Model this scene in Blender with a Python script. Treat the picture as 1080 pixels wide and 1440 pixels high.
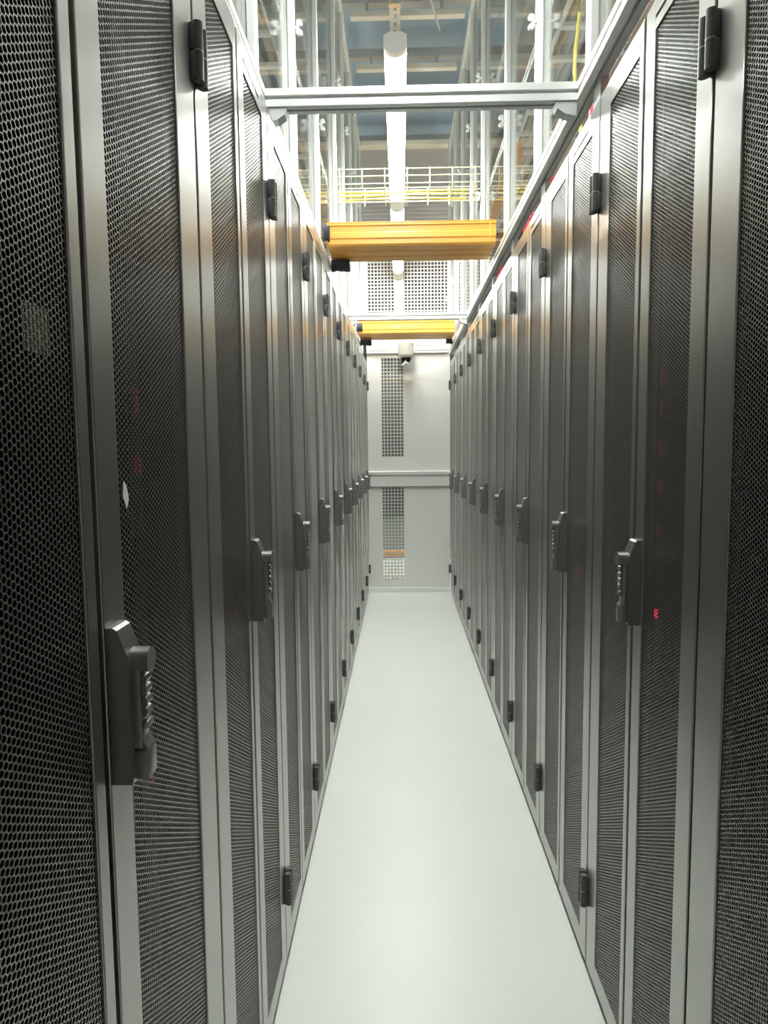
import bpy, bmesh, math, random
from mathutils import Matrix, Vector
random.seed(7)
for o in list(bpy.data.objects):
    bpy.data.objects.remove(o)
SC = bpy.context.scene
COL = SC.collection

# ------------------------------------------------------------------ camera
PITCH, YAW, ROLL, FPX, HCAM = 0.0897, -0.0246, -0.0099, 965.6, 1.363
cp, sp, cy, sy = math.cos(PITCH), math.sin(PITCH), math.cos(YAW), math.sin(YAW)
fw = Vector((sy * cp, cy * cp, -sp)); rt = Vector((cy, -sy, 0)); up = rt.cross(fw)
c, s = math.cos(ROLL), math.sin(ROLL)
r2, u2 = c * rt + s * up, c * up - s * rt
cd = bpy.data.cameras.new('camera'); cam = bpy.data.objects.new('camera', cd); COL.objects.link(cam)
cam.matrix_world = Matrix(((r2.x, u2.x, -fw.x, 0), (r2.y, u2.y, -fw.y, 0), (r2.z, u2.z, -fw.z, HCAM), (0, 0, 0, 1)))
cd.sensor_fit = 'VERTICAL'; cd.sensor_height = 36; cd.sensor_width = 27; cd.lens = FPX / 1440 * 36
cd.clip_start = 0.01
SC.camera = cam

# ------------------------------------------------------------------ world, exposure
w = bpy.data.worlds.new('world'); SC.world = w; w.use_nodes = True
w.node_tree.nodes['Background'].inputs[0].default_value = (0.75, 0.8, 0.8, 1)
w.node_tree.nodes['Background'].inputs[1].default_value = 0.25
SC.view_settings.view_transform = 'Standard'
SC.view_settings.look = 'None'
SC.view_settings.gamma = 1
SC.view_settings.use_curve_mapping = False
SC.view_settings.exposure = 0.0
LAMP = 90.0           # strength of the tube lights' diffusers
SC.cycles.use_denoising = True
SC.cycles.max_bounces = 8
SC.cycles.transparent_max_bounces = 24
SC.cycles.sample_clamp_indirect = 8

# ------------------------------------------------------------------ materials
MATS = {}
def mat(name, col, rough=0.5, metal=0.0, emit=0.0, coat=0.0, spec=0.5, noise=0.0, nscale=20.0, bump=0.0, stretch=None, aniso=0):
    m = bpy.data.materials.new(name); m.use_nodes = True
    nt = m.node_tree; b = nt.nodes['Principled BSDF']
    b.inputs['Base Color'].default_value = (*col, 1)
    b.inputs['Roughness'].default_value = rough
    b.inputs['Metallic'].default_value = metal
    b.inputs['Specular IOR Level'].default_value = spec
    b.inputs['Coat Weight'].default_value = coat
    b.inputs['Coat Roughness'].default_value = 0.05
    if emit:
        b.inputs['Emission Color'].default_value = (*col, 1); b.inputs['Emission Strength'].default_value = emit
    if noise or bump:
        tc = nt.nodes.new('ShaderNodeTexCoord'); n = nt.nodes.new('ShaderNodeTexNoise')
        n.inputs['Scale'].default_value = nscale; n.inputs['Detail'].default_value = 5
        src = tc.outputs['Object']
        if stretch:
            mp = nt.nodes.new('ShaderNodeMapping'); mp.inputs['Scale'].default_value = stretch
            nt.links.new(src, mp.inputs['Vector']); src = mp.outputs['Vector']
        nt.links.new(src, n.inputs['Vector'])
        if noise:
            mr = nt.nodes.new('ShaderNodeMapRange')
            mr.inputs['From Min'].default_value = 0.3; mr.inputs['From Max'].default_value = 0.7
            mr.inputs['To Min'].default_value = 1 - noise; mr.inputs['To Max'].default_value = 1 + noise
            nt.links.new(n.outputs['Fac'], mr.inputs['Value'])
            mx = nt.nodes.new('ShaderNodeVectorMath'); mx.operation = 'SCALE'
            mx.inputs[0].default_value = col
            nt.links.new(mr.outputs['Result'], mx.inputs['Scale']); nt.links.new(mx.outputs['Vector'], b.inputs['Base Color'])
        if bump:
            bp = nt.nodes.new('ShaderNodeBump'); bp.inputs['Strength'].default_value = bump; bp.inputs['Distance'].default_value = 0.001
            nt.links.new(n.outputs['Fac'], bp.inputs['Height']); nt.links.new(bp.outputs['Normal'], b.inputs['Normal'])
    MATS[name] = m
    return m

mat('door_paint', (0.385, 0.39, 0.37), 0.30, 0.92, noise=0.02, nscale=4)
mat('mesh_steel', (0.31, 0.315, 0.295), 0.30, 0.8)
mat('rack_body', (0.02, 0.021, 0.02), 0.6)
mat('rubber_gap', (0.012, 0.013, 0.012), 0.7)
mat('hinge_black', (0.07, 0.073, 0.07), 0.36, 0.3)
mat('hinge_ring', (0.35, 0.35, 0.34), 0.3, 0.6)
mat('handle_grey', (0.26, 0.263, 0.255), 0.36, 0.75)
mat('floor_white', (0.80, 0.82, 0.78), 0.35, noise=0.012, nscale=2.5)
mat('aluminium', (0.80, 0.82, 0.80), 0.38, 0.6, noise=0.02, nscale=3, stretch=(1, 1, 0.05))
mat('aluminium_dull', (0.55, 0.57, 0.57), 0.45, 0.6)
mat('panel_white', (0.73, 0.74, 0.71), 0.12, coat=0.6)
mat('duct_yellow', (0.95, 0.46, 0.07), 0.35)
mat('duct_orange', (0.85, 0.36, 0.06), 0.45)
mat('cable_yellow', (0.85, 0.72, 0.10), 0.5)
mat('cable_black', (0.02, 0.02, 0.024), 0.55)
mat('cable_beige', (0.50, 0.38, 0.22), 0.6)
mat('cable_orange', (0.72, 0.32, 0.12), 0.6)
mat('cable_grey', (0.5, 0.5, 0.5), 0.55)
mat('black_boot', (0.035, 0.037, 0.045), 0.75, bump=0.5, nscale=80)
mat('wire_zinc', (0.85, 0.82, 0.55), 0.4, 0.3)
mat('cream_paint', (0.85, 0.82, 0.72), 0.5)
mat('ceiling_blue', (0.40, 0.53, 0.66), 0.8, noise=0.08, nscale=1.5)
mat('ceiling_brown', (0.50, 0.43, 0.36), 0.8, noise=0.12, nscale=2.5)
mat('beam_grey', (0.50, 0.52, 0.52), 0.6)
mat('wall_grey', (0.42, 0.42, 0.42), 0.7, noise=0.03, nscale=2)
mat('base_grey', (0.16, 0.16, 0.165), 0.7)
mat('wall_dark', (0.10, 0.10, 0.10), 0.8)
mat('wall_beige', (0.50, 0.46, 0.40), 0.7, noise=0.06, nscale=2)
mat('plastic_white', (0.62, 0.63, 0.61), 0.4)
mat('camera_grey', (0.42, 0.41, 0.39), 0.45)
mat('dome_glass', (0.015, 0.015, 0.018), 0.08)
mat('paper', (0.85, 0.84, 0.78), 0.8)
mat('tape_beige', (0.6, 0.58, 0.48), 0.7)
mat('red_plug', (0.75, 0.03, 0.06), 0.4)
mat('led_red', (1.0, 0.02, 0.08), 0.4, emit=2.6)
mat('led_dim', (0.9, 0.05, 0.07), 0.5, emit=0.13)
mat('strip_black', (0.03, 0.03, 0.032), 0.5)
mat('clip_white', (0.6, 0.62, 0.6), 0.35)
mat('bolt_steel', (0.6, 0.6, 0.58), 0.3, 0.9)
mat('grid_white', (0.66, 0.67, 0.64), 0.45)
mat('lamp_body', (0.85, 0.85, 0.82), 0.45)
mat('lamp_glow', (0.97, 1.0, 0.95), 0.4, emit=LAMP)

def acrylic():
    m = bpy.data.materials.new('acrylic'); m.use_nodes = True; nt = m.node_tree
    nt.nodes.remove(nt.nodes['Principled BSDF']); out = nt.nodes['Material Output']
    t = nt.nodes.new('ShaderNodeBsdfTransparent'); t.inputs[0].default_value = (0.95, 0.96, 0.95, 1)
    g = nt.nodes.new('ShaderNodeBsdfGlossy'); g.inputs['Roughness'].default_value = 0.03
    lw = nt.nodes.new('ShaderNodeLayerWeight')
    p = nt.nodes.new('ShaderNodeMath'); p.operation = 'POWER'; p.inputs[1].default_value = 5
    nt.links.new(lw.outputs['Facing'], p.inputs[0])
    ma = nt.nodes.new('ShaderNodeMath'); ma.operation = 'MULTIPLY_ADD'; ma.inputs[1].default_value = 0.8; ma.inputs[2].default_value = 0.04
    nt.links.new(p.outputs[0], ma.inputs[0])
    mx = nt.nodes.new('ShaderNodeMixShader')
    nt.links.new(ma.outputs[0], mx.inputs[0]); nt.links.new(t.outputs[0], mx.inputs[1]); nt.links.new(g.outputs[0], mx.inputs[2])
    nt.links.new(mx.outputs[0], out.inputs['Surface'])
    MATS['acrylic'] = m
acrylic()

# ------------------------------------------------------------------ mesh helpers
class MB:
    def __init__(self):
        self.v = []; self.f = []; self.m = []; self.slots = []; self.cur = 0
    def use(self, name):
        if name not in self.slots: self.slots.append(name)
        self.cur = self.slots.index(name); return self
    def add(self, vs, fs):
        k = len(self.v); self.v += [tuple(p) for p in vs]
        for f in fs: self.f.append(tuple(i + k for i in f)); self.m.append(self.cur)
    def box(self, x0, x1, y0, y1, z0, z1, bev=0.0):
        if bev:
            bm = bmesh.new(); bmesh.ops.create_cube(bm, size=1)
            for v in bm.verts:
                v.co = Vector(((x0 + x1) / 2 + v.co.x * (x1 - x0), (y0 + y1) / 2 + v.co.y * (y1 - y0), (z0 + z1) / 2 + v.co.z * (z1 - z0)))
            bmesh.ops.bevel(bm, geom=bm.edges[:], offset=bev, segments=2, profile=0.5, affect='EDGES')
            self.frombm(bm); return self
        self.add([(x0, y0, z0), (x1, y0, z0), (x1, y1, z0), (x0, y1, z0), (x0, y0, z1), (x1, y0, z1), (x1, y1, z1), (x0, y1, z1)],
                 [(0, 3, 2, 1), (4, 5, 6, 7), (0, 1, 5, 4), (1, 2, 6, 5), (2, 3, 7, 6), (3, 0, 4, 7)])
        return self
    def frombm(self, bm):
        bm.verts.index_update()
        self.add([v.co.copy() for v in bm.verts], [[v.index for v in f.verts] for f in bm.faces]); bm.free()
    def prism(self, poly, a, b, axis='y'):
        """poly: 2-D outline; extruded from a to b along the axis."""
        def P(p, t):
            return {'x': (t, p[0], p[1]), 'y': (p[0], t, p[1]), 'z': (p[0], p[1], t)}[axis]
        n = len(poly)
        vs = [P(p, a) for p in poly] + [P(p, b) for p in poly]
        fs = [tuple(range(n)), tuple(range(2 * n - 1, n - 1, -1))] + [(i, n + i, n + (i + 1) % n, (i + 1) % n) for i in range(n)]
        self.add(vs, fs); return self
    def cyl(self, p0, p1, r0, r1=None, n=12, caps=True):
        p0, p1 = Vector(p0), Vector(p1); r1 = r0 if r1 is None else r1
        d = (p1 - p0).normalized(); a = d.orthogonal().normalized(); b = d.cross(a)
        vs = []
        for p, r in ((p0, r0), (p1, r1)):
            for i in range(n):
                t = 2 * math.pi * i / n; vs.append(p + a * (r * math.cos(t)) + b * (r * math.sin(t)))
        fs = [(i, (i + 1) % n, n + (i + 1) % n, n + i) for i in range(n)]
        if caps: fs += [tuple(range(n - 1, -1, -1)), tuple(range(n, 2 * n))]
        self.add(vs, fs); return self
    def tube(self, pts, r, n=8, rf=None):
        pts = [Vector(p) for p in pts]; vs = []; fs = []; a = None
        for i, p in enumerate(pts):
            d = (pts[min(i + 1, len(pts) - 1)] - pts[max(i - 1, 0)]).normalized()
            a = d.orthogonal().normalized() if a is None else (a - d * a.dot(d)).normalized()
            b = d.cross(a); rr = rf(i) if rf else r
            for k in range(n):
                t = 2 * math.pi * k / n; vs.append(p + a * (rr * math.cos(t)) + b * (rr * math.sin(t)))
        for i in range(len(pts) - 1):
            for k in range(n):
                fs.append((i * n + k, i * n + (k + 1) % n, (i + 1) * n + (k + 1) % n, (i + 1) * n + k))
        fs += [tuple(range(n - 1, -1, -1)), tuple(range((len(pts) - 1) * n, len(pts) * n))]
        self.add(vs, fs); return self
    def dome(self, cx, cy_, cz, r, rz, n=16, m=6):
        vs = []; fs = []
        for j in range(m):
            t = math.pi / 2 * j / m
            for i in range(n):
                ph = 2 * math.pi * i / n
                vs.append((cx + r * math.cos(t) * math.cos(ph), cy_ + r * math.cos(t) * math.sin(ph), cz - rz * math.sin(t)))
        vs.append((cx, cy_, cz - rz))
        for j in range(m - 1):
            for i in range(n): fs.append((j * n + i, (j + 1) * n + i, (j + 1) * n + (i + 1) % n, j * n + (i + 1) % n))
        for i in range(n): fs.append(((m - 1) * n + i, m * n, (m - 1) * n + (i + 1) % n))
        fs.append(tuple(range(n)))
        self.add(vs, fs); return self
    def mesh(self, name, material=None, smooth=None):
        me = bpy.data.meshes.new(name); me.from_pydata(self.v, [], self.f)
        names = self.slots or [material]
        for n_ in names: me.materials.append(MATS[n_])
        if self.slots: me.polygons.foreach_set('material_index', self.m)
        bm = bmesh.new(); bm.from_mesh(me); bmesh.ops.recalc_face_normals(bm, faces=bm.faces[:]); bm.to_mesh(me); bm.free()
        if smooth:
            me.shade_smooth(); me.set_sharp_from_angle(angle=math.radians(smooth))
        me.update(); return me
    def build(self, name, material=None, parent=None, smooth=None):
        return link(name, self.mesh(name, material, smooth), parent)

def link(name, me, parent=None):
    o = bpy.data.objects.new(name, me); COL.objects.link(o); o.parent = parent; return o
def tag(o, label, cat, group=None):
    o['label'] = label; o['category'] = cat
    if group: o['group'] = group
    return o
def empty(name, loc=(0, 0, 0), rz=0.0):
    o = bpy.data.objects.new(name, None); COL.objects.link(o); o.location = loc; o.rotation_euler = (0, 0, rz); o.empty_display_size = 0.1; return o
def struct(o):
    o['kind'] = 'structure'; return o

def tslot(mb, axis, a, b, u, v, h=0.0225):
    """aluminium T-slot extrusion, 45 mm square, centred on (u, v)."""
    s_, d, wd, k = 0.0048, 0.0055, 0.0085, 0.0125
    side = [(h, -h + 0.001), (h, -s_), (h - d, -s_), (h - d, -wd), (h - k, -wd + 0.002), (h - k, wd - 0.002), (h - d, wd), (h - d, s_), (h, s_), (h, h - 0.001), (h - 0.001, h)]
    poly = []
    for q in range(4):
        for (x, y) in side:
            for _ in range(q): x, y = -y, x
            poly.append((x + u, y + v))
    mb.prism(poly, a, b, axis); return mb

# ------------------------------------------------------------------ layout numbers
XL, XR = -0.309, 0.472           # door planes of the two rows
Y0, P = 1.090, 0.600             # first shared hinge line, rack pitch
YE = 6.525                       # end wall
HR = 2.180                       # rack height
RLX, RRX = -0.3590, 0.4740       # centre lines of the containment walls

# ------------------------------------------------------------------ setting
def slab(name, x0, x1, y0, y1, z0, z1, m):
    return struct(MB().box(x0, x1, y0, y1, z0, z1).build(name, m))
slab('floor', -3.4, 3.6, -2.2, 10.4, -0.08, 0.0, 'floor_white')
slab('ceiling', -3.4, 3.6, -2.2, 10.4, 4.55, 4.65, 'ceiling_brown')
cp_ = MB().box(-0.74, 0.88, -2.1, 10.3, 4.535, 4.5495).build('ceiling_panel', 'ceiling_blue', bpy.data.objects['ceiling'])  # added sheet: blue puts the different lighting over the aisle into the ceiling colour
slab('wall_left', -3.5, -3.4, -2.2, 10.4, -0.08, 4.85, 'wall_beige')
slab('wall_right', 3.6, 3.7, -2.2, 10.4, -0.08, 4.85, 'wall_beige')
slab('wall_back', -3.5, 3.7, 10.4, 10.5, -0.08, 4.85, 'wall_dark')
slab('wall_front', -3.5, 3.7, -2.3, -2.2, -0.08, 4.85, 'wall_grey')

# ------------------------------------------------------------------ perforated panel (real honeycomb sheet)
def perforated(width, z0, z1, name):
    """sheet of flat-topped hexagonal holes, local x 0..width, face at y=0"""
    pv = 0.0073; ph = pv * 0.8660; t = 0.0014
    R = pv / math.sqrt(3); ri = R * 0.83
    nc = int(width / ph); nr = int((z1 - z0) / pv)
    x_off = (width - (nc - 1) * ph) / 2
    vs = []; fs = []
    ang = [math.radians(60 * i) for i in range(6)]
    co = [(R * math.cos(a), R * math.sin(a)) for a in ang]; ci = [(ri * math.cos(a), ri * math.sin(a)) for a in ang]
    for i in range(nc):
        cx = x_off + i * ph
        for j in range(nr):
            cz = z0 + (j + 0.5 + (0.5 if i % 2 else 0.0)) * pv
            k = len(vs)
            vs += [(cx + a, 0.0, cz + b) for a, b in co]; vs += [(cx + a, 0.0, cz + b) for a, b in ci]; vs += [(cx + a, t, cz + b) for a, b in ci]
            for q in range(6):
                n_ = (q + 1) % 6
                fs.append((k + q, k + n_, k + 6 + n_, k + 6 + q))
                fs.append((k + 6 + q, k + 6 + n_, k + 12 + n_, k + 12 + q))
    me = bpy.data.meshes.new(name); me.from_pydata(vs, [], fs); me.materials.append(MATS['mesh_steel']); me.update()
    return me

# ------------------------------------------------------------------ server rack
GAP = 0.0048
ZB, ZT, MZ0, MZ1 = 0.028, 2.178, 0.080, 2.126
def leaf_frame(x0, x1, a, b, grooved):
    """door leaf of local x0..x1 with an opening a..b; face at y=0"""
    mb = MB().use('door_paint'); d = 0.020
    mb.box(x0, a, 0, d, ZB, ZT, 0.0018).box(b, x1, 0, d, ZB, ZT, 0.0018)
    if grooved:
        mb.box(a - 0.003, b + 0.003, 0.0003, d, MZ1 - 0.002, 2.142).box(a - 0.003, b + 0.003, 0.0003, d, 2.149, ZT - 0.0005)
        mb.use('rubber_gap').box(a - 0.002, b + 0.002, 0.006, d, 2.142, 2.149).use('door_paint')
        mb.box(b - 0.035, b + 0.003, 0.0003, d, 2.141, 2.150)
    else:
        mb.box(a - 0.003, b + 0.003, 0.0003, d, MZ1 - 0.002, ZT - 0.0005)
    mb.box(a - 0.003, b + 0.003, 0.0003, d, ZB + 0.0005, MZ0 + 0.002)
    return mb

def hinge_mesh():
    mb = MB().use('hinge_black')
    r, py, hh = 0.0078, -0.0110, 0.042
    mb.cyl((0, py, -hh), (0, py, -0.0008), r, n=14).cyl((0, py, 0.0008), (0, py, hh), r, n=14)
    mb.box(-0.0075, 0.0075, py, -0.0002, -hh + 0.002, -0.001, 0.0015).box(-0.0075, 0.0075, py, -0.0002, 0.001, hh - 0.002, 0.0015)
    mb.use('hinge_ring').cyl((0, py, -0.0009), (0, py, 0.0009), r + 0.0003, n=14)
    return mb.mesh('hinge', smooth=40)
HINGE = hinge_mesh()

HZ0, HZ1 = 1.020, 1.190
def handle_meshes():
    b = MB().use('handle_grey')
    # housing: side outline in (y, z), chamfered top
    prof = [(-0.0003, HZ0), (-0.022, HZ0), (-0.023, HZ0 + 0.004), (-0.023, 1.158), (-0.012, HZ1 - 0.003), (-0.008, HZ1), (-0.0003, HZ1)]
    b.prism(prof, 0.004, 0.040, 'x')
    housing = b.mesh('handle', smooth=30)
    l = MB().use('handle_grey')
    l.box(0.009, 0.035, -0.038, -0.021, HZ0 + 0.004, 1.056, 0.002)
    l.box(0.011, 0.033, -0.032, -0.021, 1.056, 1.148, 0.002)
    l.prism([(-0.032, 1.056), (-0.038, 1.050), (-0.0375, 1.058), (-0.032, 1.066)], 0.011, 0.033, 'x')
    l.box(0.013, 0.031, -0.037, -0.031, 1.078, 1.086, 0.001)
    lever = l.mesh('lever', smooth=30)
    k = MB().use('handle_grey').cyl((0.022, -0.021, 1.152), (0.022, -0.041, 1.152), 0.0135, n=20)
    lock = k.mesh('lock_cylinder', smooth=40)
    d = MB().use('handle_grey').cyl((0.014, -0.0325, 0), (0.030, -0.0325, 0), 0.0052, n=10)
    dial = d.mesh('dial', smooth=40)
    return housing, lever, lock, dial
HANDLE, LEVER, LOCK, DIAL = handle_meshes()

def body_mesh(W):
    mb = MB().use('rack_body'); h = W / 2 - 0.002; D = 1.10
    mb.box(-h, -h + 0.02, 0.024, D, 0.02, HR).box(h - 0.02, h, 0.024, D, 0.02, HR)
    mb.box(-h, h, 0.030, D, HR - 0.025, HR - 0.001).box(-h, h, 0.030, D, 0.02, 0.05).box(-h + 0.02, h - 0.02, D - 0.02, D, 0.05, HR - 0.025)
    mb.box(-h, h, 0.034, 0.060, 0.0, 0.022).box(-h, h, D - 0.06, D - 0.03, 0.0, 0.022)
    for sx in (-1, 1):   # front uprights behind the leaves
        mb.box(sx * (h - 0.03) - 0.025, sx * (h - 0.03) + 0.025, 0.10, 0.14, 0.05, HR - 0.025)
    mb.use('rubber_gap').box(-0.014, 0.006, 0.0215, 0.023, 0.05, HR - 0.03).use('door_paint').box(-0.0065, -0.0030, 0.009, 0.0214, 0.05, HR - 0.03)
    mb.use('door_paint').box(-h, h, 0.024, 0.034, HR - 0.030, HR)
    return mb.mesh('body')

def rack_kit(W, s_hl, s_cl, s_cr, s_hr):
    """stile widths: left hinge, left centre, right centre, right hinge"""
    h = W / 2; k = {}
    k['body'] = body_mesh(W)
    lx0, lx1 = -h + GAP, -0.0105; rx0, rx1 = 0.0015, h - GAP
    la, lb = lx0 + s_hl, lx1 - s_cl; ra, rb = rx0 + s_cr, rx1 - s_hr
    wl, wr = lb - la, rb - ra
    if abs(wl - wr) < 0.01: wl = wr = min(wl, wr)
    k['ldoor'] = leaf_frame(lx0, lx1, la, la + wl, False).mesh('door')
    k['rdoor'] = leaf_frame(rx0, rx1, ra, ra + wr, True).mesh('door')
    k['lpanel'] = perforated(wl + 0.004, MZ0 - 0.002, MZ1 - 0.002, 'perforated_panel')
    k['rpanel'] = k['lpanel'] if wl == wr else perforated(wr + 0.004, MZ0 - 0.002, MZ1 - 0.002, 'perforated_panel')
    k['la'], k['ra'], k['h'] = la - 0.002, ra - 0.002, h
    return k
KIT6 = rack_kit(0.6, 0.074, 0.022, 0.048, 0.056)
KIT8 = rack_kit(0.8, 0.088, 0.024, 0.056, 0.086)

def put(name, me, parent, loc=(0, 0, 0)):
    o = link(name, me, parent); o.location = loc; return o
def rack(kit, x, y, rz, label, group):
    t = tag(empty('server_rack', (x, y, 0), rz), label, 'server rack', group)
    put('body', kit['body'], t)
    for side in ('l', 'r'):
        d = put('door', kit[side + 'door'], t)
        put('perforated_panel', kit[side + 'panel'], d, (kit[side + 'a'], 0.003, 0))
        hx = -kit['h'] + 0.0112 if side == 'l' else kit['h'] - 0.0112
        for hz in (1.9595, 0.234): put('hinge', HINGE, d, (hx, 0, hz))
    hd = put('handle', HANDLE, t, (0, 0, -0.009)); hd['label'] = 'grey combination swing handle'
    put('lever', LEVER, hd); put('lock_cylinder', LOCK, hd)
    for z in (1.132, 1.120, 1.108, 1.096): put('dial', DIAL, hd, (0, 0, z))
    return t
ORD = ['nearest', 'second', 'third', 'fourth', 'fifth', 'sixth', 'seventh', 'eighth', 'ninth', 'tenth']
for side, x, rz in (('left', XL, math.pi / 2), ('right', XR, -math.pi / 2)):
    g = 'mesh-door server racks in the %s-hand row' % side
    for k in range(10):
        kit = KIT8 if k == 0 else KIT6
        yc = Y0 - 0.4 if k == 0 else Y0 + P * (k - 0.5)
        if k == 0: lab = 'widest and nearest grey mesh-door server rack in the %s-hand row' % side
        elif k == 9: lab = 'farthest grey mesh-door server rack of the %s-hand row, touching the end wall' % side
        else: lab = '%s grey mesh-door server rack from the camera in the %s-hand row' % (ORD[k], side)
        rack(kit, x, yc, rz, lab, g)

# ------------------------------------------------------------------ containment walls above the racks
POSTS = [1.73, 2.37, 3.04, 3.90, 4.48, 5.15, 5.80, 6.44]
ZR0, ZR1 = 2.235, 2.280
ZM = (2.80, 3.21); ZU = 4.06
def clip_mesh(sgn):
    # wing knob: short stem along x with two rounded wings above and below
    mb = MB().use('clip_white')
    mb.cyl((0, 0, 0), (sgn * 0.014, 0, 0), 0.007, n=10)
    for dz in (-1, 1):
        prof = [(sgn * 0.010, 0.002 * dz), (sgn * 0.016, 0.002 * dz)] + [(sgn * (0.018 + 0.010 * math.cos(a)), dz * (0.015 + 0.009 * math.sin(a))) for a in [i_ * math.pi / 6 - 1.2 for i_ in range(10)]]
        mb.prism(prof, -0.006, 0.006, 'y')
    return mb.mesh('wing_knob', smooth=40)
def bolt_mesh():
    mb = MB().use('bolt_steel').cyl((0, 0, 0), (0, 0, 0.006), 0.009, n=12).cyl((0, 0, 0.006), (0, 0, 0.014), 0.006, n=6)
    return mb.mesh('bolt')
BOLT = bolt_mesh()
for side, xc, inn in (('left', RLX, 1), ('right', RRX, -1)):
    t = tag(empty('containment_wall', (xc, 0, ZR0)), 'aluminium and clear acrylic containment wall standing above the %s-hand racks' % side, 'partition', 'containment walls above the racks')
    CL = {-1: clip_mesh(-1), 1: clip_mesh(1)}
    def zz(z): return z - ZR0
    for a, b, z in ((0.30, 6.48, 2.2575), (1.73, 6.44, ZM[0]), (1.73, 6.44, ZM[1]), (0.30, 6.48, ZU)):
        o = tslot(MB(), 'y', a, b, 0, 0).build('rail', 'aluminium', t); o.location = (0 if z in (2.2575, ZU) else -inn * 0.045, 0, zz(z))
    for i, y in enumerate(POSTS):
        o = tslot(MB(), 'z', 0.0452, zz(ZU) - 0.023, 0, 0).build('post', 'aluminium', t); o.location = (0, y, 0)
        for sg in (-1, 1):
            for z in (2.735, 3.35): put('wing_knob', CL[sg], o, (sg * 0.0228, -0.008, zz(z)))
        for dy in (-0.045, 0.045):
            put('bolt', BOLT, o, (inn * 0.004, dy, 0.0452))
    for i in range(len(POSTS) - 1):
        a, b = POSTS[i] + 0.024, POSTS[i + 1] - 0.024
        MB().box(-0.003, 0.003, a, b, 0.047, zz(ZU) - 0.024).build('acrylic_panel', 'acrylic', t)
    MB().box(-0.003, 0.003, 0.32, POSTS[0] - 0.024, 0.047, zz(ZU) - 0.024).build('acrylic_panel', 'acrylic', t)
    for k in range(10):   # feet between rack roofs and the bottom rail
        y = 0.5 + k * 0.62
        sp_ = MB().box(-inn * 0.022, -inn * 0.003, y - 0.03, y + 0.03, zz(HR) + 0.0005, 0.0).build('spacer', 'aluminium_dull', t)

# ------------------------------------------------------------------ cross beams of the frame
for y, lab in ((1.845, 'nearest aluminium cross beam spanning the aisle above the racks'),
               (4.72, 'middle aluminium cross beam below the wall mesh, just before the farther yellow duct')):
    t = tag(empty('cross_beam', (0, y, ZR0)), lab, 'beam', 'aluminium cross beams over the aisle')
    x0, x1 = RLX + 0.0226, RRX - 0.0226
    tslot(MB(), 'x', x0, x1, 0, 0.0225).build('beam', 'aluminium', t)
    for xs, sg in ((x0, 1), (x1, -1)):
        arc = [(xs, -0.0005), (xs + sg * 0.055, -0.0005)] + [(xs + sg * 0.055 * math.cos(a), -0.0005 - 0.034 * math.sin(a)) for a in (0.5, 1.0, 1.4)] + [(xs, -0.036)]
        MB().prism(arc, -0.018, 0.018, 'y').build('gusset', 'aluminium_dull', t)

# ------------------------------------------------------------------ end wall
E = struct(empty('wall_end', (0, YE, 0)))
EX0, EX1 = XL + 0.001, XR - 0.001
WX0, WX1 = -0.172, 0.030
def ebox(name, x0, x1, y0, y1, z0, z1, m, bev=0): return MB().box(x0, x1, y0, y1, z0, z1, bev).build(name, m, E)
ebox('sill', EX0, EX1, -0.015, 0.045, 0.0005, 0.045, 'aluminium', 0.003)
for z0, z1, w0, w1 in ((0.046, 1.015, 0.120, 1.013), (1.165, 2.262, 1.300, 2.225)):
    mb = MB()
    mb.box(EX0, WX0, 0.01, 0.016, z0, z1).box(WX1, EX1, 0.01, 0.016, z0, z1)
    mb.box(WX0, WX1, 0.01, 0.016, z0, w0)
    if z1 - w1 > 0.005: mb.box(WX0, WX1, 0.01, 0.016, w1, z1)
    mb.build('panel', 'panel_white', E)
    MB().box(WX0, WX1, 0.0105, 0.0155, w0, w1).build('window_pane', 'acrylic', E)
o = ebox('middle_rail', EX0, EX1, -0.03, 0.04, 1.128, 1.164, 'aluminium', 0.004)
o = ebox('rail_plate', EX0, EX1, -0.012, 0.009, 1.020, 1.127, 'panel_white', 0.002)
ebox('rail_seal', EX0 + 0.03, EX1 - 0.04, -0.014, -0.004, 1.0155, 1.0195, 'handle_grey')
o = tslot(MB(), 'x', EX0, EX1, 0.0, 2.285).build('top_rail', 'aluminium', E)
o = tslot(MB(), 'x', EX0, EX1, 0.0, 2.331).build('top_rail', 'aluminium', E)
def grid(name, x0, x1, z0, z1, y, pitch=0.0315, wd=0.009, parent=E):
    mb = MB(); nx = int(round((x1 - x0) / pitch)); nz = int(round((z1 - z0) / pitch))
    for i in range(nx + 1):
        x = x0 + (x1 - x0) * i / nx; mb.box(x - wd / 2, x + wd / 2, y - 0.002, y + 0.002, z0, z1)
    for j in range(nz + 1):
        z = z0 + (z1 - z0) * j / nz; mb.box(x0, x1, y - 0.003, y + 0.001, z - wd / 2, z + wd / 2)
    o = mb.build(name, 'grid_white', parent); o['kind'] = 'stuff'; return o
grid('grid_mesh', WX0 - 0.01, WX1 + 0.005, 0.12, 1.015, 0.030)
grid('grid_mesh', WX0 - 0.01, WX1 + 0.005, 1.30, 2.225, 0.030)
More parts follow.
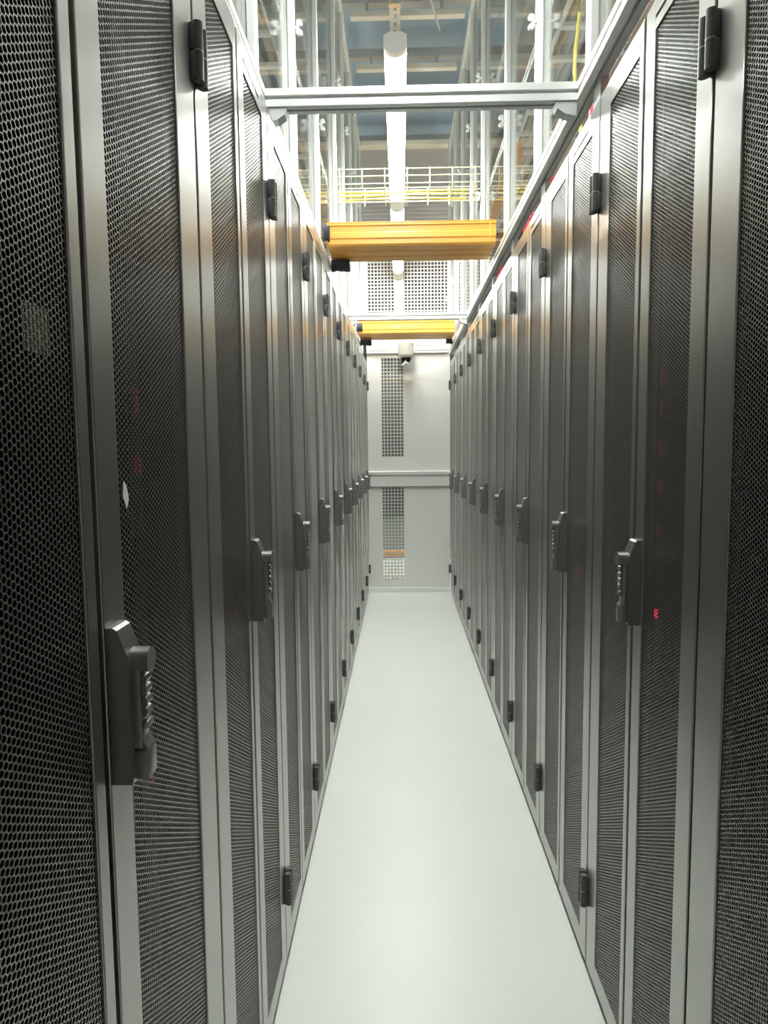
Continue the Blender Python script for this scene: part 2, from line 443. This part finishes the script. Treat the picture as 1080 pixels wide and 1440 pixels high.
# fence above the end wall
grid('grid_mesh', -0.295, 0.452, 2.44, 3.42, 0.05)
ebox('fence_frame', -0.345, -0.296, 0.02, 0.08, 2.355, 3.47, 'plastic_white', 0.003)
ebox('fence_frame', 0.453, 0.500, 0.02, 0.08, 2.355, 3.47, 'plastic_white', 0.003)
ebox('fence_frame', -0.296, 0.453, 0.02, 0.08, 2.355, 2.44, 'plastic_white', 0.003)
ebox('fence_frame', -0.296, 0.453, 0.02, 0.08, 3.421, 3.47, 'plastic_white', 0.003)
ebox('upper_panel', -0.345, 0.500, 0.03, 0.05, 3.471, 4.10, 'wall_grey')
for k in range(5): ebox('upper_slat', -0.335, 0.490, 0.018, 0.0295, 3.485 + k * 0.035, 3.508 + k * 0.035, 'wall_grey', 0.003)
ebox('header', -0.345, 0.500, -0.06, 0.06, 4.101, 4.15, 'cream_paint', 0.01)

# ------------------------------------------------------------------ tube lights and their channel
ZL = 2.97; XLAMP = -0.008
def tube_light(y0, y1, label):
    t = tag(empty('tube_light', (XLAMP, y0, ZL)), label, 'ceiling light', 'tube lights above the aisle'); L = y1 - y0
    hs = [(-0.042, 0.050), (-0.046, 0.040), (-0.046, 0.0305), (0.046, 0.0305), (0.046, 0.040), (0.042, 0.050), (0.020, 0.060), (-0.020, 0.060)]
    MB().prism(hs, 0.03, L - 0.03, 'y').build('housing', 'lamp_body', t)
    df = [(-0.044, 0.030)] + [(-0.044 * math.cos(a), 0.012 - 0.030 * math.sin(a)) for a in [i * math.pi / 10 for i in range(11)]] + [(0.044, 0.030)]
    MB().prism(df, 0.03, L - 0.03, 'y').build('diffuser', 'lamp_glow', t, smooth=40)
    cap = [(-0.047, 0.05)] + [(-0.047 * math.cos(a), 0.010 - 0.033 * math.sin(a)) for a in [i * math.pi / 10 for i in range(11)]] + [(0.047, 0.05), (0.025, 0.062), (-0.025, 0.062)]
    for a, b in ((0, 0.0295), (L - 0.0295, L)):
        MB().prism(cap, a, b, 'y').build('end_cap', 'lamp_body', t, smooth=40)
    return t
tube_light(2.91, 4.60, 'nearest glowing white tube light above the aisle')
tube_light(4.73, 6.38, 'middle glowing tube light, partly hidden behind the nearer yellow duct')
tube_light(6.62, 8.35, 'farthest glowing tube light, seen through the white fence mesh')
tube_light(0.80, 2.42, 'tube light overhead, just behind the top edge of the view')
for sx, side in ((-2.25, 'left'), (2.45, 'right')):  # unseen fill lamps, added to brighten the ceiling and the space behind the acrylic
    for k, y in enumerate((1.6, 4.2, 6.8)):
        t = tube_light(y, y + 1.7, '%s added fill tube light, out of view beyond the %s-hand racks' % (('nearest', 'middle', 'farthest')[k], side))
        t.location.x = sx; t['group'] = 'added fill lights out of view'
        for yy in (0.2, 1.5): MB().cyl((0, yy, 0.0605), (0, yy, 4.5495 - ZL), 0.005, n=6).build('hanger_rod', 'bolt_steel', t)
# perforated channel that carries them
t = tag(empty('mounting_channel', (XLAMP, 0.2, 3.066)), 'perforated steel channel carrying the tube lights along the aisle', 'channel')
mb = MB(); wv, L = 0.0205, 8.4
mb.box(-wv, -wv + 0.0025, 0, L, -0.020, 0.021).box(wv - 0.0025, wv, 0, L, -0.020, 0.021)
n = int(L / 0.05)
for i in range(n):
    y = i * 0.05
    mb.box(-wv, wv, y, y + 0.022, -0.022, -0.0195)
    mb.box(-wv, -0.0065, y + 0.022, y + 0.05, -0.022, -0.0195).box(0.0065, wv, y + 0.022, y + 0.05, -0.022, -0.0195)
mb.build('channel', 'cream_paint', t)
for y in (0.4, 2.4, 4.4, 6.05, 8.2):
    MB().cyl((0, y, 0.0), (0, y, 1.467), 0.005, n=8).build('threaded_rod', 'bolt_steel', t)
for y in (0.6, 1.6, 2.55, 3.0, 4.3, 5.0, 6.1, 6.9, 8.0):
    MB().box(-0.023, 0.023, y - 0.012, y + 0.012, -0.0345, -0.0225).build('bracket', 'bolt_steel', t)

# ------------------------------------------------------------------ yellow fibre ducts across the aisle
def duct(y0, y1, z0, h, label, boots):
    t = tag(empty('cable_duct', (0, y0, z0)), label, 'cable duct', 'yellow ducts crossing the aisle'); D = y1 - y0
    x0, x1 = RLX + 0.024, RRX - 0.024
    pr = [(0, h), (-0.008, h), (-0.008, h - 0.010), (-0.002, h - 0.014), (-0.002, 0.062), (-0.006, 0.056), (-0.006, 0.034), (-0.001, 0.028), (-0.001, 0.008), (0.008, 0.0),
          (D * 0.3, 0.0), (D * 0.32, 0.004), (D * 0.36, 0.004), (D * 0.38, 0.0), (D * 0.62, 0.0), (D * 0.64, 0.004), (D * 0.68, 0.004), (D * 0.70, 0.0),
          (D - 0.008, 0.0), (D, 0.008), (D, h), (D - 0.004, h), (D - 0.004, 0.010), (D - 0.010, 0.005), (0.010, 0.0065), (0.004, 0.010), (0.004, h)]
    # keep the floor of the trough above the ribs
    pr = [(a, b) if not (a in (D - 0.010, 0.010) and b < 0.008) else (a, 0.0075) for a, b in pr]
    MB().prism(pr, x0, x1, 'x').build('trough', 'duct_yellow', t)
    MB().box(x0 + 0.002, x1 - 0.002, -0.009, D + 0.003, h + 0.0005, h + 0.005, 0.0015).build('cover', 'duct_yellow', t)
    xs = x1 - 0.030
    MB().box(xs, xs + 0.004, -0.0095, -0.0063, 0.03, h - 0.002).build('joint_strip', 'cable_yellow', t)
    for (bx0, bx1, ya, yb, za, zb) in boots:
        mb = MB()
        # wrinkled sleeve
        N = 10; rings = []
        for i in range(5):
            tt = i / 4; ring = []
            for k in range(N):
                a = 2 * math.pi * k / N
                rr = 1 + 0.12 * math.sin(3 * a + i * 1.7) + (0.10 if i in (0, 4) else 0)
                ring.append((bx0 + (bx1 - bx0) * tt, (ya + yb) / 2 + (yb - ya) / 2 * rr * math.cos(a), (za + zb) / 2 + (zb - za) / 2 * rr * math.sin(a)))
            rings.append(ring)
        vs = [p for r_ in rings for p in r_]
        fs = [(i * N + k, i * N + (k + 1) % N, (i + 1) * N + (k + 1) % N, (i + 1) * N + k) for i in range(4) for k in range(N)] + [tuple(range(N)), tuple(range(4 * N, 5 * N))]
        mb.add(vs, fs)
        o = mb.build('black_boot', 'black_boot', t, smooth=60); o['label'] = 'wrinkled black rubber boot'
duct(3.29, 3.57, 2.312, 0.100, 'nearer yellow plastic cable duct crossing the aisle, brown in shade below', [(-0.335, -0.245, 0.19, 0.30, -0.05, -0.004), (-0.345, -0.318, -0.05, -0.012, 0.015, 0.085)])
duct(5.72, 6.05, 2.312, 0.098, 'farther yellow plastic cable duct right above the end wall', [(-0.335, -0.24, 0.22, 0.32, -0.05, -0.004), (0.40, 0.45, 0.24, 0.32, -0.045, -0.004), (-0.345, -0.30, -0.06, -0.012, 0.015, 0.08)])

# ------------------------------------------------------------------ wire basket tray
t = tag(empty('wire_basket_tray', (0, 3.79, 2.755)), 'pale wire basket cable tray crossing the aisle above the yellow duct', 'cable tray')
mb = MB(); X0, X1, D, H = -0.332, 0.447, 0.27, 0.095; r = 0.0027
for (y, z) in [(0, H), (0, H * 0.62), (0, 0.02), (0.05, 0), (0.11, 0), (0.17, 0), (0.22, 0), (0.27, 0.02), (0.27, H * 0.62), (0.27, H)]:
    mb.cyl((X0, y, z), (X1, y, z), r, n=6)
x = X0 + 0.02
while x < X1:
    mb.tube([(x, -0.004, H + 0.004), (x, -0.004, 0.015), (x, 0.006, -0.004), (x, D - 0.006, -0.004), (x, D + 0.004, 0.015), (x, D + 0.004, H + 0.004)], r, n=6); x += 0.12
mb.build('wires', 'wire_zinc', t, smooth=60)
for k, (yy, zz_, m) in enumerate(((0.09, 0.0095, 'cable_yellow'), (0.14, 0.0095, 'cable_yellow'), (0.20, 0.0095, 'cable_yellow'))):
    o = tag(MB().tube([(X0 + 0.01 + 0.1 * i, 3.79 + yy + 0.01 * math.sin(i * 0.8 + k), 2.755 + zz_) for i in range(8)], 0.006, n=6).build('patch_cable', m, None, 60),
            'thin yellow cable in the wire basket tray, %s' % ('nearest to the camera', 'middle of three', 'farthest from the camera')[k], 'cable', 'cables in the wire basket')

# ------------------------------------------------------------------ dome camera on the end wall's top rail
t = tag(empty('security_camera', (0.058, 6.405, 2.236)), 'grey dome security camera mounted on the top rail of the end wall', 'camera')
MB().cyl((0, 0, -0.01), (0, 0, 0.10), 0.070, 0.073, n=24).box(-0.05, 0.05, 0.02, 0.0765, 0.0, 0.09, 0.01).build('housing', 'camera_grey', t, smooth=40)
MB().cyl((0, 0, -0.030), (0, 0, -0.0105), 0.058, 0.069, n=24).build('collar', 'camera_grey', t, smooth=40)
MB().dome(0, 0, -0.0305, 0.052, 0.055).build('dome', 'dome_glass', t, smooth=60)
MB().cyl((-0.03, -0.02, -0.105), (0.01, -0.04, -0.075), 0.016, 0.022, n=12).build('spot_lamp', 'plastic_white', t, smooth=40)

# ------------------------------------------------------------------ long ducts, conduit and ladders outside the containment walls
def long_duct(x, y0, z, wd, h, label, m):
    t = tag(empty('cable_duct', (x, y0, z)), label, 'cable duct', 'ducts running along the rack roofs')
    pr = [(-wd / 2, h), (-wd / 2 - 0.006, h), (-wd / 2 - 0.006, h - 0.01), (-wd / 2, h - 0.012), (-wd / 2, 0.006), (-wd / 2 + 0.006, 0), (wd / 2 - 0.006, 0), (wd / 2, 0.006), (wd / 2, h - 0.012), (wd / 2 + 0.006, h - 0.01), (wd / 2 + 0.006, h), (wd / 2, h)]
    MB().prism(pr, 0, 8.2 - y0, 'y').build('trough', m, t)
    for k in range(3):
        MB().box(-wd / 2 - 0.08, wd / 2 + 0.02, 0.5 + k * 1.2, 0.54 + k * 1.2, -0.030, -0.0005).build('support_arm', 'bolt_steel', t)
        for sx in (-1, 1):
            MB().cyl((sx * (wd / 2 + 0.013), 0.52 + k * 1.2, -0.02), (sx * (wd / 2 + 0.013), 0.52 + k * 1.2, 4.533 - z), 0.004, n=6).build('hanger_rod', 'bolt_steel', t)
long_duct(-0.545, 4.9, 3.17, 0.12, 0.10, 'long yellow duct hung beside the left containment wall', 'duct_yellow')
long_duct(0.70, 4.4, 3.13, 0.12, 0.10, 'long yellow duct hung beside the right containment wall', 'duct_yellow')
t = tag(MB().tube([(0.598, 4.1 + 0.006 * i, 3.1298 + 0.024) for i in range(640)], 0.022, n=10, rf=lambda i: 0.024 if i % 4 < 2 else 0.019).build('corrugated_conduit', 'cable_black', None, 60),
        'black corrugated conduit beside the right-hand yellow duct', 'conduit')
def ladder(x, z, wd, side):
    t = tag(empty('cable_ladder', (x, 0.3, z)), 'overhead cable ladder behind the %s containment wall' % side, 'cable tray', 'cable ladders beside the aisle')
    for sx in (-1, 1): MB().box(sx * wd / 2 - 0.012, sx * wd / 2 + 0.012, 0, 8.5, 0, 0.09, 0.003).build('side_rail', 'cream_paint', t)
    for k in range(24): MB().box(-wd / 2 + 0.013, wd / 2 - 0.013, 0.2 + k * 0.35, 0.245 + k * 0.35, 0.005, 0.03).build('rung', 'cream_paint', t)
    for k in range(5):
        for sx in (-1, 1): MB().cyl((sx * wd / 2, 0.6 + k * 1.8, 0.0905), (sx * wd / 2, 0.6 + k * 1.8, 4.548 - z), 0.006, n=6).build('hanger_rod', 'bolt_steel', t)
    names = ['beige', 'orange', 'grey', 'black', 'brown']
    for k, m in enumerate(('cable_beige', 'cable_orange' if side == 'left' else 'cable_grey', 'cable_grey', 'cable_black', 'cable_beige')):
        xx = x - wd / 2 + 0.055 + k * (wd - 0.11) / 4
        rr = 0.019
        pos = ('outermost', 'second', 'middle', 'fourth', 'innermost')[k]
        tag(MB().tube([(xx + 0.003 * math.sin(i * 0.7 + k), 0.35 + i * 0.35, z + 0.031 + rr) for i in range(24)], rr, n=8).build('cable_bundle', m, None, 60),
            '%s cable bundle on the %s-hand overhead ladder, %s of five' % (('beige', 'orange' if side == 'left' else 'grey', 'grey', 'black', 'beige')[k], side, pos), 'cable', 'cable bundles on the overhead ladders')
ladder(-0.90, 3.86, 0.30, 'left')
ladder(1.14, 3.86, 0.34, 'right')

# loose cables and plugs on the right-hand rack roofs
tag(MB().tube([(0.575 + 0.010 * math.sin(i * 0.7), 2.28 + 0.006 * i, HR + 0.006 + i * 0.055) for i in range(24)], 0.006, n=6).build('hanging_cable', 'cable_yellow', None, 60),
    'yellow cable hanging down behind the right containment wall', 'cable')
tag(MB().tube([(0.56 + 0.004 * i, 2.05 + 0.006 * i, HR + 0.004 + 0.05 * i) for i in range(22)], 0.0035, n=6).build('hanging_cable', 'cable_grey', None, 60),
    'thin grey cable hanging slantwise behind the right containment wall', 'cable')
tag(MB().tube([(0.525, 1.26, 2.186), (0.53, 1.262, 2.22), (0.56, 1.29, 2.30), (0.64, 1.33, 2.36), (0.80, 1.36, 2.40), (0.95, 1.36, 2.187)], 0.006, n=6).build('patch_cable', 'cable_yellow', None, 60),
    'short bright yellow cable under the right rail, near the top edge', 'cable')
for k, y in enumerate((1.50, 2.02, 2.66, 3.05, 3.90)):
    t = tag(empty('power_plug', (0.562, y, HR + 0.0005)), '%s red power plug standing on the right-hand rack roofs under the rail' % ('nearest', 'second', 'third', 'fourth', 'farthest')[k], 'plug', 'red plugs on the rack roofs')
    MB().cyl((0, 0, 0.0), (0, 0, 0.055), 0.024, 0.026, n=16).build('plug_base', 'cable_black', t, smooth=40)
    MB().cyl((0, 0, 0.0555), (0, 0, 0.150), 0.030, 0.028, n=16).cyl((0, 0, 0.1505), (0, 0, 0.175), 0.034, n=16).build('plug_body', 'red_plug', t, smooth=40)
    MB().tube([(0.025, 0.0, 0.012), (0.06, 0.03, 0.010), (0.12, 0.06, 0.0085), (0.3, 0.07, 0.0085)], 0.007, n=8).build('cord', 'cable_black', t, 60)

# ------------------------------------------------------------------ ceiling members
for k, y in enumerate((4.24, 4.88, 5.52, 6.16, 6.97)):
    t = tag(empty('ceiling_beam', (0, y, 4.26)), '%s grey ceiling beam with a cream bar below, crossing above the tube lights' % ('nearest', 'second', 'third', 'fourth', 'farthest')[k], 'ceiling beam', 'ceiling beams')
    MB().box(-3.3, 3.5, 0.02, 0.08, 0.10, 0.16).build('beam', 'beam_grey', t)
    MB().box(-0.316, 0.455, 0.0, 0.05, 0.0, 0.040, 0.004).build('bar', 'cream_paint', t)
    for xx in (-0.2, 0.3): MB().box(xx - 0.01, xx + 0.01, 0.022, 0.05, 0.0405, 0.0995).build('hanger', 'bolt_steel', t)
tag(MB().tube([(0.03 + 0.02 * i, 4.30 + 0.05 * i, 4.40 - 0.004 * i * i * 0.3) for i in range(14)], 0.007, n=6).build('ceiling_cable', 'cable_grey', None, 60), 'pale cable sagging across the blue ceiling beside the lamp', 'cable')

# ------------------------------------------------------------------ things seen through the end wall's grid
t = tag(empty('storage_cabinet', (-0.35, 8.6, 0)), 'dark cabinet behind the grid window of the end wall', 'cabinet')
MB().box(-0.8, 1.6, 0, 0.5, 0.52, 2.3, 0.01).build('cabinet_body', 'rack_body', t)
MB().box(-0.8, 1.6, 0.02, 0.48, 0.0005, 0.519).build('base', 'base_grey', t)
for k in range(3): MB().box(-0.78 + k * 0.8, -0.02 + k * 0.8, -0.012, -0.0005, 0.56, 2.26, 0.003).build('door', 'strip_black', t)
t = tag(empty('floor_duct', (0, 7.25, 0)), 'orange duct on low feet behind the lower grid window of the end wall', 'cable duct')
MB().box(-0.6, 0.8, 0, 0.10, 0.235, 0.29, 0.006).build('trough', 'duct_orange', t)
for xx in (-0.5, 0.7): MB().box(xx - 0.02, xx + 0.02, 0.03, 0.07, 0, 0.2345).build('foot', 'aluminium_dull', t)
t = tag(empty('cable_duct', (0, 8.4, 2.75)), 'yellow duct seen through the fence mesh beyond the end wall', 'cable duct')
MB().box(-0.45, 0.60, 0, 0.14, 0, 0.13, 0.006).build('trough', 'duct_yellow', t)
MB().box(-0.45, 0.60, -0.006, 0.146, 0.1305, 0.137).build('cover', 'duct_yellow', t)
for xx in (-0.4, 0.55): MB().cyl((xx, 0.07, 0.137), (xx, 0.07, 1.783), 0.006, n=6).build('hanger_rod', 'bolt_steel', t)

# ------------------------------------------------------------------ power strips with red lights inside the near racks
def strip(side, y, depth, lights, label, cord=None):
    sx = -1 if side == 'left' else 1
    x = (XL if sx < 0 else XR) + sx * depth
    t = tag(empty('power_strip', (x, y, 0.35)), label, 'power strip', 'power strips inside the racks')
    MB().box(-0.022, 0.022, -0.025, 0.025, 0, 1.6, 0.003).build('strip_body', 'strip_black', t)
    for (z, hh, bright) in lights:
        hw = 0.007 if bright else 0.0045
        MB().box(-sx * 0.023 - 0.0045, -sx * 0.023 + 0.0045, -hw, hw, z - hh - 0.35, z + hh - 0.35).build('indicator_light', 'led_red' if bright else 'led_dim', t)
    for k in range(8):
        MB().box(-sx * 0.0225 - 0.002, -sx * 0.0225 + 0.002, -0.016, 0.016, 0.1 + k * 0.19, 0.14 + k * 0.19).build('socket', 'rubber_gap', t)
strip('right', 1.372, 0.066, [(1.500, 0.018, 0), (1.44, 0.012, 0), (1.36, 0.014, 0), (1.285, 0.012, 0), (1.20, 0.010, 0), (1.03, 0.009, 1)], 'power strip with a broken line of red lights behind the second right-hand rack door')
strip('right', 1.99, 0.066, [(1.013, 0.010, 1)], 'power strip with one red light behind the third right-hand rack door')
strip('left', 1.42, 0.066, [(1.022, 0.010, 1)], 'power strip with one red light behind the second left-hand rack door')
strip('left', 0.91, 0.066, [(1.43, 0.016, 0), (1.347, 0.012, 0), (0.915, 0.012, 0)], 'power strip with faint red lights behind the nearest left-hand rack door')
tag(MB().tube([(XL - 0.012, 0.772 + 0.002 * math.sin(i), 1.015 - 0.03 * i) for i in range(9)], 0.0022, n=6).build('loose_thread', 'paper', None), 'thin white thread hanging behind the mesh below the nearest handle', 'thread')
# paper scraps caught on the nearest left-hand rack
tag(MB().box(XL - 0.0075, XL - 0.007, 0.582, 0.622, 1.450, 1.492).build('paper_label', 'tape_beige'), 'small pale square label behind the nearest left-hand mesh', 'label')
tag(MB().prism([(0.752, 1.315), (0.762, 1.300), (0.768, 1.312), (0.763, 1.326), (0.755, 1.332)], XL + 0.0010, XL + 0.0016, 'x').build('paper_scrap', 'paper'), 'torn white paper scrap stuck at the edge of the nearest left mesh', 'paper scrap')
